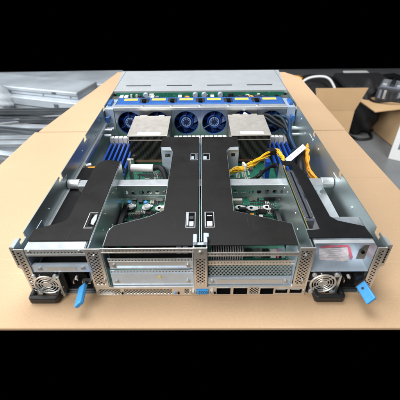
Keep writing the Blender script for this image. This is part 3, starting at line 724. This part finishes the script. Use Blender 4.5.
# ---- memory sockets
slot = MB().box(-.0026, .0026, .268, .398, ZB, ZB+.0085).build('memory_socket', 'black_plastic', SV, loc=(-.1965, 0, 0))
MB().box(-.0021, .0021, .272, .394, ZB+.0085, .0255).build('memory_blank', 'dimm_blue', slot, bevel=.0004)
MB().box(-.0042, .0042, .3985, .4100, ZB, .0345).build('socket_clip', 'white_plastic', slot, bevel=.0008)
MB().box(-.0030, .0030, .2580, .2675, ZB, .0250).build('socket_clip', 'dimm_blue', slot, bevel=.0008)
xs = [-.1965+.0098*k for k in range(1, 6)]+[-.054+.0098*k for k in range(12)]+[.150+.0098*k for k in range(6)]
for x in xs:
    c = dup(slot); c.location = (x, 0, 0)

# ---- fan wall: six modules
FX = [-.1620, -.0972, -.0324, .0324, .0972, .1620]
fy = .448
fr = MB().plate_hole(-.0322, .0322, .0110, .0835, 0, .0475, .0285, fy, fy+.0016, 40)
fan = fr.build('fan_module', 'steel', SV, loc=(FX[0], 0, 0))
sh = MB(); n = 40
vs = [(.0284*math.cos(2*PI*k/n), y, .0475+.0284*math.sin(2*PI*k/n)) for y in (fy+.0017, fy+.034) for k in range(n)]
sh.add(vs, [(k, (k+1) % n, n+(k+1) % n, n+k) for k in range(n)]+[tuple(range(n, 2*n))])
sh.build('fan_shroud', 'fan_blue', fan)
bl = MB()
for k in range(7):
    a0 = 2*PI*k/7; vsb = []; m_ = 5
    for j in range(m_+1):
        r = .0125+(.0270-.0125)*j/m_; a = a0+.30*j/m_
        for s_ in (-1, 1):
            aa = a+s_*.36*(1-.08*j); yy = fy+.013+s_*.0048
            vsb.append((r*math.cos(aa), yy, .0475+r*math.sin(aa)))
    bl.add(vsb, [(2*j, 2*j+1, 2*j+3, 2*j+2) for j in range(m_)])
bl.build('fan_blade', mat('fan_blade_blue', (0.014, 0.045, 0.20), 0, .3, .1, 80), fan)
MB().cyl((0, fy+.006, .0475), (0, fy+.022, .0475), .0130, 28).build('fan_hub', 'fan_blue', fan, bevel=.001)
rg = MB().ring((0, fy+.0060, .0475), .0105, .0011, 1, 28, 6)
for k in range(10):
    a = 2*PI*k/10; rg.cyl((.0075*math.cos(a), fy+.0050, .0475+.0075*math.sin(a)), (.0075*math.cos(a), fy+.0060, .0475+.0075*math.sin(a)), .0011, 8)
rg.build('hub_ring', 'fan_ring', fan)
MB().ring((0, fy+.0085, .0475), .0150, .0017, 1, 36, 8).build('rotor_ring', 'dimm_blue', fan, smooth=True)
MB().ring((0, fy+.0022, .0475), .0278, .0009, 1, 40, 6).build('bezel_ring', 'blue_plastic', fan, smooth=True)
gd = MB()
for k in range(3):
    a = PI/2+2*PI*k/3; gd.tube([(.012*math.cos(a), fy+.004, .0475+.012*math.sin(a)), (.0285*math.cos(a), fy+.003, .0475+.0285*math.sin(a))], .0011, 6)
gd.build('guard_strut', 'fan_blue', fan)
for x in FX[1:]: dup(fan, (x-FX[0], 0, 0))
# carrier over the fans
FB = MB().box(-.1945, .1945, .4470, .4640, .0840, .0855).box(-.1945, .1945, .4455, .4469, .0790, .0855).build('fan_carrier', 'steel_light', SV, bevel=.0004)
cb_ = MB().box(-.1920, .1920, .4642, .5090, .0700, .0868)
cb_.build('carrier_top', 'blue_plastic', FB, bevel=.0012)
for i, x in enumerate(FX):
    lb = MB().box(x-.0160, x+.0160, .4880, .5010, .0869, .0872).build('fan_label', 'yellow_label', FB)
    MB().box(x-.0160, x+.0160, .4790, .4800, .0869, .0874).build('label_rib', 'blue_plastic', FB)
    if i < 5:
        xc = x+.0324
        MB().box(xc-.0105, xc+.0105, .4755, .4990, .0869, .0885).build('fan_connector', 'dark_grey', FB, bevel=.0008)
        MB().box(xc-.0040, xc+.0050, .4700, .4860, .0886, .0920).build('connector_latch', 'socket_dark', FB, bevel=.0008)
        MB().cyl((xc, .4560, .0856), (xc, .4560, .0870), .0030, 14).build('screw_head', 'solder', FB)
for sx in (-1, 1):
    a, b = (-.2140, -.1950) if sx < 0 else (.1950, .2140)
    ck = MB().box(a, b, .4460, .5060, .0820, .0840).box(min(a, b), max(a, b), .4460, .4475, .0200, .0819).build('carrier_cheek', 'steel_cool_sheen', FB, bevel=.0006)
    xx = sx*.2060
    MB().box(xx-.0025, xx+.0025, .4300, .4455, .0610, .0680).box(xx-.0040, xx+.0040, .4255, .4300, .0580, .0720).build('carrier_latch', 'blue_plastic', FB, bevel=.0012)
    MB().box(xx-.0045, xx+.0045, .4600, .4900, .0841, .0900).build('carrier_latch', 'blue_plastic', FB, bevel=.0012)
    pm_ = MB()
    for y, z in ((.412, .048), (.430, .043), (.400, .040)): pm_.cyl((sx*.2162, y, z), (sx*.196, y, z), .0030, 10)
    pm_.build('carrier_pin', 'steel_light', FB)
    MB().box(min(a, b)+.002, max(a, b)-.002, .5085, .5300, .0700, .0830).build('carrier_foot', 'steel', FB)

# ---- drive backplane and drive cage lid
bp = MB().box(-.2090, .2090, .5500, .5520, .0040, .0845).build('drive_backplane', 'pcb', SV)
for k in range(40):
    x = -.2+.0102*k+rnd.uniform(-.003, .003); hgt = rnd.uniform(.004, .012); w = rnd.uniform(.002, .006); zc = rnd.uniform(.060, .080)
    MB().box(x-w, x+w, .5440, .5499, zc-hgt/2, zc+hgt/2).build('board_connector', rnd.choice(('ivory', 'chip', 'white_plastic', 'dark_grey', 'solder')), bp, bevel=.0003)
for x in (-.195, -.183, -.118, .03, .118, -.05):
    MB().box(x-.0045, x+.0045, .5330, .5499, .064, .079).build('power_header', 'white_plastic', bp, bevel=.0005)
for x in (-.135, -.012, .010, .05):
    MB().cyl((x, .5400, .0800), (x, .5499, .0800), .0065, 16).build('fan_plug', 'steel_cool_sheen', bp, bevel=.001)
# lid of the drive cage, with long slots
def slotted_lid():
    x0, x1, y0, y1 = -.2165, .2165, .5565, .738
    sl = [(-.193, -.128), (-.087, -.021), (.018, .083), (.121, .188)]
    ya, yb = .5960, .6045
    m = MB().box(x0, x1, y0, ya, .0856, .0868).box(x0, x1, yb, y1, .0856, .0868); x = x0
    for a, b in sl: m.box(x, a, ya, yb, .0856, .0868); x = b
    m.box(x, x1, ya, yb, .0856, .0868)
    m.box(x0, x1, y0, y0+.0012, .0800, .0856)
    for sg in (-1, 1): m.prism([(sg*.2177, .610), (sg*.2215, .640), (sg*.2300, .738), (sg*.2177, .738)], 2, .0856, .0868)
    return m
lid = slotted_lid().build('drive_cage_lid', 'lid', SV) if 'lid' in M else None
if lid is None:
    M['lid'] = mat('brushed_lid_steel', (0.60, 0.63, 0.66), 0.45, 0.42, 0.04, 30, 0.05)
    lid = slotted_lid().build('drive_cage_lid', 'lid', SV)
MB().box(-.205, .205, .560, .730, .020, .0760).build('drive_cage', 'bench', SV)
# ---- cables
def bundle(name, pts, n, r, spread, key, seed):
    rg_ = random.Random(seed); P = spline(pts, 6)
    for k in range(n):
        a = 2*PI*k/n; ph = rg_.uniform(0, 6); q = []
        for i, p in enumerate(P):
            aa = a+.12*i+ph*.1; s_ = spread*(.75+.35*math.sin(.5*i+ph))
            w_ = .0012*math.sin(i*.9+ph*2)
            q.append(p+Vector((w_, math.cos(aa)*s_+w_, math.sin(aa)*s_*.9)))
        MB().tube(q, r, 7).build(name, key, SV, smooth=True)
bundle('power_wire', [(.046, .214, .052), (.060, .222, .056), (.078, .228, .058), (.094, .238, .060), (.112, .258, .060), (.131, .277, .060), (.144, .281, .060), (.151, .266, .059), (.151, .246, .054), (.148, .226, .036)], 11, .0011, .0052, 'yellow_wire', 1)
bundle('power_wire', [(.046, .206, .034), (.064, .208, .038), (.085, .214, .040), (.104, .226, .042), (.124, .246, .046), (.140, .258, .044), (.146, .242, .034)], 7, .0010, .0040, 'black_wire', 2)
MB().obox((.1330, .2785, .0620), (.0060, .003, 0), (-.003, .006, 0), (0, 0, .0050)).build('cable_tie', 'black_wire', SV, bevel=.001)
MB().obox((.077, .2280, .0600), (.0020, .0005, 0), (-.002, .0065, 0), (0, 0, .006)).build('cable_tie', 'white_plastic', SV, bevel=.001)
MB().box(.118, .148, .2200, .2340, ZB, .0260).build('power_plug', 'black_plastic', SV, bevel=.0006)
MB().box(.120, .128, .250, .262, ZB, .0560).build('power_plug', 'dimm_blue', SV, bevel=.0006)
bundle('power_wire', [(.200, .205, .040), (.192, .232, .052), (.194, .258, .064), (.201, .282, .066), (.205, .300, .056)], 12, .0014, .0080, 'orange_wire', 4)
MB().tube(spline([(.176, .206, .044), (.178, .235, .058), (.186, .262, .056), (.196, .288, .052), (.203, .305, .040)], 8), .0075, 12).build('data_cable', 'black_wire', SV, smooth=True)
MB().tube(spline([(.170, .206, .044), (.170, .245, .050), (.178, .285, .054), (.190, .312, .045), (.200, .34, .03)], 8), .0070, 12).build('data_cable', 'teal_cable', SV, smooth=True)
lb = MB().obox((0.1711, 0.2523, 0.0720), (0.0211, 0.0241, 0.0020), (-0.0014, 0.0075, -0.0000), (0, 0, .0004)).build('cable_label', 'paper', SV, bevel=.0002)
lt = MB()
for k in range(4): t_ = -.6+.4*k; lt.obox((0.1711+0.0211*t_, 0.2523+0.0241*t_, 0.0723+.002*t_), (0.0017, 0.0019, .0001), (-0.0007, 0.0042, 0), (0, 0, .0002))
lt.build('label_print', 'faint_print', lb)
for k, (x0, dz) in enumerate(((.130, .0), (.138, .005), (.148, -.006), (.158, .003), (.166, -.008), (.172, .002))):
    MB().tube(spline([(x0, .4462, .058+dz), (x0+.012, .438, .064+dz), (x0+.026, .424, .060+dz), (.190, .402-.006*k, .046+dz), (.201, .350-.004*k, .026)], 8), .0040, 10).build('data_cable', ('teal_cable', 'black_wire', 'navy_cable')[k % 3], SV, smooth=True)
# blue cables to the backplane
for k, x in enumerate((.085, .100, .125, .140)):
    MB().tube(spline([(x, .546, .070), (x+.008, .535, .078), (x+.028, .528, .076), (x+.040, .518, .060)], 8), .0042, 8).build('data_cable', 'teal_cable', SV, smooth=True)
for k, x in enumerate((.112, .116, .120, -.040, -.036)):
    MB().tube(spline([(x, .545, .066), (x+.004, .534, .080), (x+.010, .526, .078), (x+.012, .515, .060)], 8), .0016, 6).build('power_wire', 'orange_wire', SV, smooth=True)
for x in (-.150, -.143, .06, .066):
    MB().tube(spline([(x, .545, .066), (x+.004, .534, .079), (x-.004, .526, .076), (x-.006, .515, .060)], 8), .0018, 6).build('power_wire', 'black_wire', SV, smooth=True)
# white plug with black lead beside the left sink
w = MB().cyl((-.1270, .2510, .0450), (-.0860, .2500, .0450), .0070, 18).build('white_connector', 'white_plastic', SV, bevel=.0012)
MB().tube(spline([(-.0860, .250, .045), (-.074, .247, .048), (-.065, .236, .044), (-.060, .222, .030), (-.058, .212, .016)], 8), .0055, 10).build('data_cable', 'black_wire', SV, smooth=True)
MB().cyl((-.130, .258, .012), (-.130, .258, .060), .0042, 14).build('board_post', 'solder', SV, bevel=.0008)
for x in (-.1180, -.1080): MB().box(x-.0040, x+.0040, .2280, .2360, ZB, .0260).build('power_plug', 'copper', SV, bevel=.0005)
# small orange and white connectors near the left wall
MB().obox((-.196, .2500, .0440), (.0095, .0020, 0), (-.001, .0045, 0), (0, 0, .0030)).build('wire_plug', 'orange_wire', SV, bevel=.0008)
MB().obox((-.207, .2600, .0450), (.0045, .0020, 0), (-.001, .0040, 0), (0, 0, .0035)).build('wire_plug', 'white_plastic', SV, bevel=.0008)
MB().tube(spline([(-.206, .25, .040), (-.190, .236, .044), (-.182, .222, .040), (-.18, .21, .03)], 8), .0030, 8).build('data_cable', 'black_wire', SV, smooth=True)

# ------------------------------------------------------------------ background, left: shelf with spare steelwork
sh = MB().box(-2.6, -.62, .95, 2.35, -.42, -.385).box(-2.5, -.70, 1.0, 1.05, -.75, -.42).box(-2.5, -.70, 2.2, 2.25, -.75, -.42).build('low_bench', 'rail_dark')
tag(sh, 'low dark bench buried under spare steel rails and a pale chassis', 'bench')
def spare_chassis(cx, cy, rz, z0, w, d, h, label):
    o = empty('server_chassis', (cx, cy, z0)); o.rotation_euler.z = rz
    tag(o, label, 'server chassis')
    MB().box(-w/2, w/2, -d/2, d/2, 0, h).build('case_body', 'white_metal', o, bevel=.006)
    MB().box(-w/2+.004, w/2-.004, -d/2-.003, -d/2-.0005, h*.45, h*.5).build('case_seam', 'rail_dark', o)
    for k in (-.38, .30): MB().box(k*w-.012, k*w+.012, -d/2-.006, -d/2-.0008, h*.55, h*.80).build('side_latch', 'rail_dark', o, bevel=.001)
    for k in (-.44, -.1, .2, .44): MB().cyl((k*w, -d/2-.003, h*.25), (k*w, -d/2-.0005, h*.25), .004, 10).build('screw_head', 'rail_dark', o)
    return o
spare_chassis(-1.00, 1.76, -.30, -.384, .74, .24, .088, 'pale closed server chassis lying lowermost on the steel pile')
spare_chassis(-1.03, 1.80, -.28, -.295, .76, .22, .042, 'thin pale chassis stacked on top of another pale chassis')
spare_chassis(-1.24, 2.20, .03, -.384, 1.30, .34, .040, 'long flat pale chassis lying behind the two stacked ones')
# crumpled wrap
bm = bmesh.new(); bmesh.ops.create_icosphere(bm, subdivisions=5, radius=1)
for v in bm.verts:
    p = v.co.copy(); k = 1+.16*math.sin(5*p.x+1)*math.cos(4*p.y+2)+.09*abs(math.sin(9*p.z+6*p.x+3*p.y))+.05*abs(math.sin(17*p.y-11*p.x))
    taper = 1-.35*max(0, p.z)
    v.co = Vector((p.x*k*.115*taper, p.y*k*.13*taper, max(-.5, p.z*k)*.105+.0525))
me = bpy.data.meshes.new('plastic_bag'); bm.to_mesh(me); bm.free(); me.materials.append(M['film'])
for f in me.polygons: f.use_smooth = True
o = bpy.data.objects.new('plastic_bag', me); COL.objects.link(o); o.location = (-1.24, 1.66, -.384)
tag(o, 'cloudy white plastic bag heaped at the end of the pale chassis', 'bag')
def rail(x, y, z, ang, length, w, h, key, tilt=0):
    m = MB().box(-length/2, length/2, -w/2, w/2, 0, h*.25).box(-length/2, length/2, -w/2, -w/2+h*.25, h*.25, h).box(-length/2, length/2, w/2-h*.25, w/2, h*.25, h)
    o = m.build('steel_rail', key, bevel=.001, loc=(x, y, z)); o.rotation_euler = (0, tilt, ang)
    return o
rails = [(-1.05, 1.545, -.380, .02, .80, .050, .030, 'rail', 0), (-1.00, 1.47, -.378, -.10, .80, .040, .025, 'rail_dark', 0), (-1.08, 1.405, -.365, -.16, .80, .045, .028, 'rail', 0),
         (-1.02, 1.33, -.382, -.05, .74, .060, .030, 'rail_dark', 0), (-1.00, 1.355, -.340, .30, .80, .040, .020, 'rail', .02), (-.98, 1.25, -.380, -.12, .72, .050, .030, 'rail', 0),
         (-.96, 1.185, -.378, .04, .70, .045, .030, 'rail_dark', 0), (-.98, 1.12, -.382, -.06, .66, .060, .028, 'rail', 0), (-.95, 1.04, -.380, -.02, .60, .050, .025, 'rail', 0), (-.90, 1.60, -.380, -.06, .60, .030, .020, 'rail_dark', 0)]
rk = random.Random(12)
for k in range(8):
    rails.append((-1.0+rk.uniform(-.08, .06), 1.03+.070*k+rk.uniform(-.01, .01), -.352+rk.uniform(0, .035), rk.uniform(-.30, .16), rk.uniform(.5, .75), rk.uniform(.028, .045), rk.uniform(.014, .024), rk.choice(('rail', 'rail', 'rail_dark')), 0))
for r in rails:
    o = rail(*r)
    if r[7] == 'rail_dark': tag(o, 'dark steel rail lying in the loose pile beside the cardboard', 'rail', 'dark rails in the pile')
    elif r[8]: tag(o, 'pale steel rail slung diagonally across the top of the pile', 'rail')
    else: tag(o, 'pale grey steel rail lying flat in the loose pile beside the cardboard', 'rail', 'pale rails in the pile')

# ------------------------------------------------------------------ background, right
def open_carton(cx, cy, rz, w, d, h, label, flaps, key='card2'):
    t = .006
    o = empty('carton', (cx, cy, -.75)); o.rotation_euler.z = rz; tag(o, label, 'box')
    MB().box(-w/2, w/2, -d/2, -d/2+t, .004, h).box(-w/2, w/2, d/2-t, d/2, .004, h).box(-w/2, -w/2+t, -d/2+t, d/2-t, .004, h).box(w/2-t, w/2, -d/2+t, d/2-t, .004, h).box(-w/2+t, w/2-t, -d/2+t, d/2-t, .004, .010).build('carton_body', key, o)
    for (side, ln, ang) in flaps:
        m = MB(); s_, c_ = math.sin(ang), math.cos(ang)      # ang measured up from horizontal, outward
        if side == 'back': m.obox((0, d/2+c_*ln/2, h+s_*ln/2), (w/2+.012, 0, 0), (0, c_*ln/2, s_*ln/2), (0, -s_*t/2, c_*t/2))
        if side == 'front': m.add([(i*(w/2+k*.045), -d/2-c_*ln*k+j*t*.5, h+.001+s_*ln*k) for k in (0, 1) for (i, j) in ((-1, 0), (1, 0), (1, 1), (-1, 1))], [(0,3,2,1),(4,5,6,7),(0,1,5,4),(1,2,6,5),(2,3,7,6),(3,0,4,7)])
        if side == 'right': m.obox((w/2+c_*ln/2, 0, h+s_*ln/2), (c_*ln/2, 0, s_*ln/2), (0, d/2, 0), (-s_*t/2, 0, c_*t/2))
        if side == 'left': m.obox((-w/2-c_*ln/2, 0, h+s_*ln/2), (-c_*ln/2, 0, s_*ln/2), (0, d/2, 0), (s_*t/2, 0, c_*t/2))
        m.build('carton_flap', key, o)
    return o
open_carton(.910, 2.03, .0, .250, .26, .258, 'open brown carton with one tall flap raised beside the cardboard sheets', [('front', .155, 1.50)])
open_carton(1.56, 2.06, .12, .44, .34, .285, 'open brown carton with a long flap sticking out under dark electronics', [('left', .22, -.06), ('front', .12, .10)])
# electronics on the second carton
o = empty('electronic_unit', (1.40, 2.05, -.462)); o.rotation_euler.z = -.55; tag(o, 'dark slotted electronic unit with green boards resting on a carton', 'electronics')
MB().box(-.15, .15, -.11, .11, 0, .085).build('unit_case', 'dark_grey', o, bevel=.004)
for k in range(9): MB().box(-.135+.030*k, -.119+.030*k, -.114, -.1105, .012, .070).build('front_slot', ('grey_mark', 'rail', 'chip', 'chip')[k % 4], o, bevel=.001)
MB().box(-.14, .14, -.10, .10, .0855, .088).build('circuit_board', 'grey_mark', o)
MB().tube(spline([(-.16, -.05, .04), (-.19, -.09, .01), (-.15, -.15, .0), (-.06, -.17, .02), (.05, -.16, .06)], 8), .008, 8).build('lead', 'black_wire', o, smooth=True)
for k in range(6): MB().box(-.13+.045*k, -.10+.045*k, -.07, .05, .0882, .102).build('heat_spreader', ('rail', 'chip')[k % 2], o, bevel=.002)
# more dark equipment on the floor
for (nm, x, y, rz, w, d, h, lab) in (('equipment_case', 1.62, 2.72, .3, .46, .30, .22, 'dark equipment case with a lighter front plate standing behind the second carton'), ('equipment_case', 1.16, 2.90, -.2, .40, .26, .16, 'low black equipment case behind the swivel chair')):
    o = empty(nm, (x, y, -.75)); o.rotation_euler.z = rz; tag(o, lab, 'equipment')
    MB().box(-w/2, w/2, -d/2, d/2, .012, h).build('case_body', 'black_plastic', o, bevel=.012)
    MB().box(-w*.4, w*.4, -d/2-.004, -d/2-.0005, h*.25, h*.8).build('front_plate', 'grey_mark' if h > .2 else 'rail_dark', o, bevel=.002)
    MB().tube([(-.07, -.02, h), (-.07, -.02, h+.03), (.07, -.02, h+.03), (.07, -.02, h)], .008, 8).build('carry_handle', 'black_plastic', o)
    for fx in (-1, 1):
        for fy in (-1, 1): MB().cyl((fx*w*.4, fy*d*.4, 0), (fx*w*.4, fy*d*.4, .0118), .012, 10).build('foot', 'black_plastic', o)
for k, (pts, lab) in enumerate((([(1.10, 2.05, -.742), (1.16, 1.98, -.742), (1.26, 2.0, -.742), (1.30, 2.12, -.742), (1.42, 2.16, -.742)], 'black cable curling over the grey floor beside the slumped bag'), ([(1.04, 2.30, -.742), (1.12, 2.40, -.70), (1.20, 2.50, -.60), (1.28, 2.42, -.52), (1.40, 2.40, -.56)], 'black cable rising over the swivel chair seat'))):
    tag(MB().tube(spline(pts, 8), .011, 8).build('cable', 'black_wire', smooth=True), lab, 'cable')
# white carton at the edge
o = empty('white_box', (1.405, 1.723, -.75)); o.rotation_euler.z = -.55; tag(o, 'white box with a dark printed square standing on the concrete floor', 'box')
MB().box(-.12, .12, -.10, .10, 0, .26).build('box_body', 'white_plastic', o, bevel=.003)
MB().box(-.085, .03, -.1015, -.1005, .08, .17).build('printed_square', 'grey_mark', o)
# black swivel chair, partly folded away behind the carton
ch = empty('office_chair', (1.34, 2.52, -.75)); tag(ch, 'black swivel chair with a star base behind the open cartons', 'chair')
MB().cyl((0, 0, .10), (0, 0, .24), .028, 14).build('gas_column', 'black_plastic', ch)
MB().box(-.20, .20, -.20, .18, .24, .29).build('seat', 'black_cloth', ch, bevel=.02)
for k in range(5):
    a = 2*PI*k/5+.4
    l = MB().obox((.13*math.cos(a), .13*math.sin(a), .085), (.13*math.cos(a), .13*math.sin(a), -.02), (-.02*math.sin(a), .02*math.cos(a), 0), (0, 0, .014)).build('base_leg', 'black_plastic', ch, bevel=.004)
    MB().cyl((.26*math.cos(a)-.015*math.sin(a), .26*math.sin(a)+.015*math.cos(a), .03), (.26*math.cos(a)+.015*math.sin(a), .26*math.sin(a)-.015*math.cos(a), .03), .028, 14).build('caster', 'black_plastic', l)
# black bags
def lump(name, loc, sx, sy, sz, seed, label, cat):
    r_ = random.Random(seed); bm = bmesh.new(); bmesh.ops.create_icosphere(bm, subdivisions=4, radius=1)
    ph = [r_.uniform(0, 6) for _ in range(6)]
    for v in bm.verts:
        p = v.co; k = 1+.12*math.sin(4*p.x+ph[0])*math.cos(3*p.y+ph[1])+.07*math.sin(9*p.z+ph[2]+5*p.x)+.05*math.sin(13*p.y+ph[3])
        v.co = Vector((p.x*k*sx, p.y*k*sy, max(-.75, p.z*k)*sz+.75*sz))
    me = bpy.data.meshes.new(name); bm.to_mesh(me); bm.free(); me.materials.append(M['black_cloth'])
    for f in me.polygons: f.use_smooth = True
    o = bpy.data.objects.new(name, me); COL.objects.link(o); o.location = loc; tag(o, label, cat); return o
lump('black_bag', (1.215, 2.20, -.75), .095, .20, .20, 1, 'slumped black bag standing right behind the raised carton flap', 'bag')
lump('black_bag', (.98, 2.70, -.75), .34, .22, .145, 2, 'wide black bag lying behind the open carton under a pale cable', 'bag')
lump('black_bag', (1.55, 3.0, -.75), .34, .22, .11, 3, 'black bag in the gloom beside the pale blue tub', 'bag')
c = MB().tube(spline([(.80, 2.47, -.56), (.83, 2.50, -.48), (.92, 2.52, -.445), (1.04, 2.51, -.455), (1.12, 2.47, -.56)], 8), .010, 8).build('cable', 'white_plastic', smooth=True)
tag(c, 'pale cable looping in an arch over the black bag', 'cable')
o = empty('tub', (1.40, 2.80, -.68)); tag(o, 'pale blue plastic tub standing on a black bag', 'tub')
MB().prism([(-.085, 0), (.085, 0), (.10, .17), (-.10, .17)], 1, -.07, .07).build('tub_body', 'pale_blue', o, bevel=.008)
MB().box(-.108, .108, -.078, .078, .171, .185).build('tub_rim', 'white_plastic', o, bevel=.004)
o = MB().obox((0, 0, .02), (.06, .01, 0), (-.01, .04, 0), (0, 0, .02)).build('orange_pouch', 'orange_wire', bevel=.012, loc=(.80, 2.66, -.52)); tag(o, 'small orange pouch lying against the black bag', 'pouch')
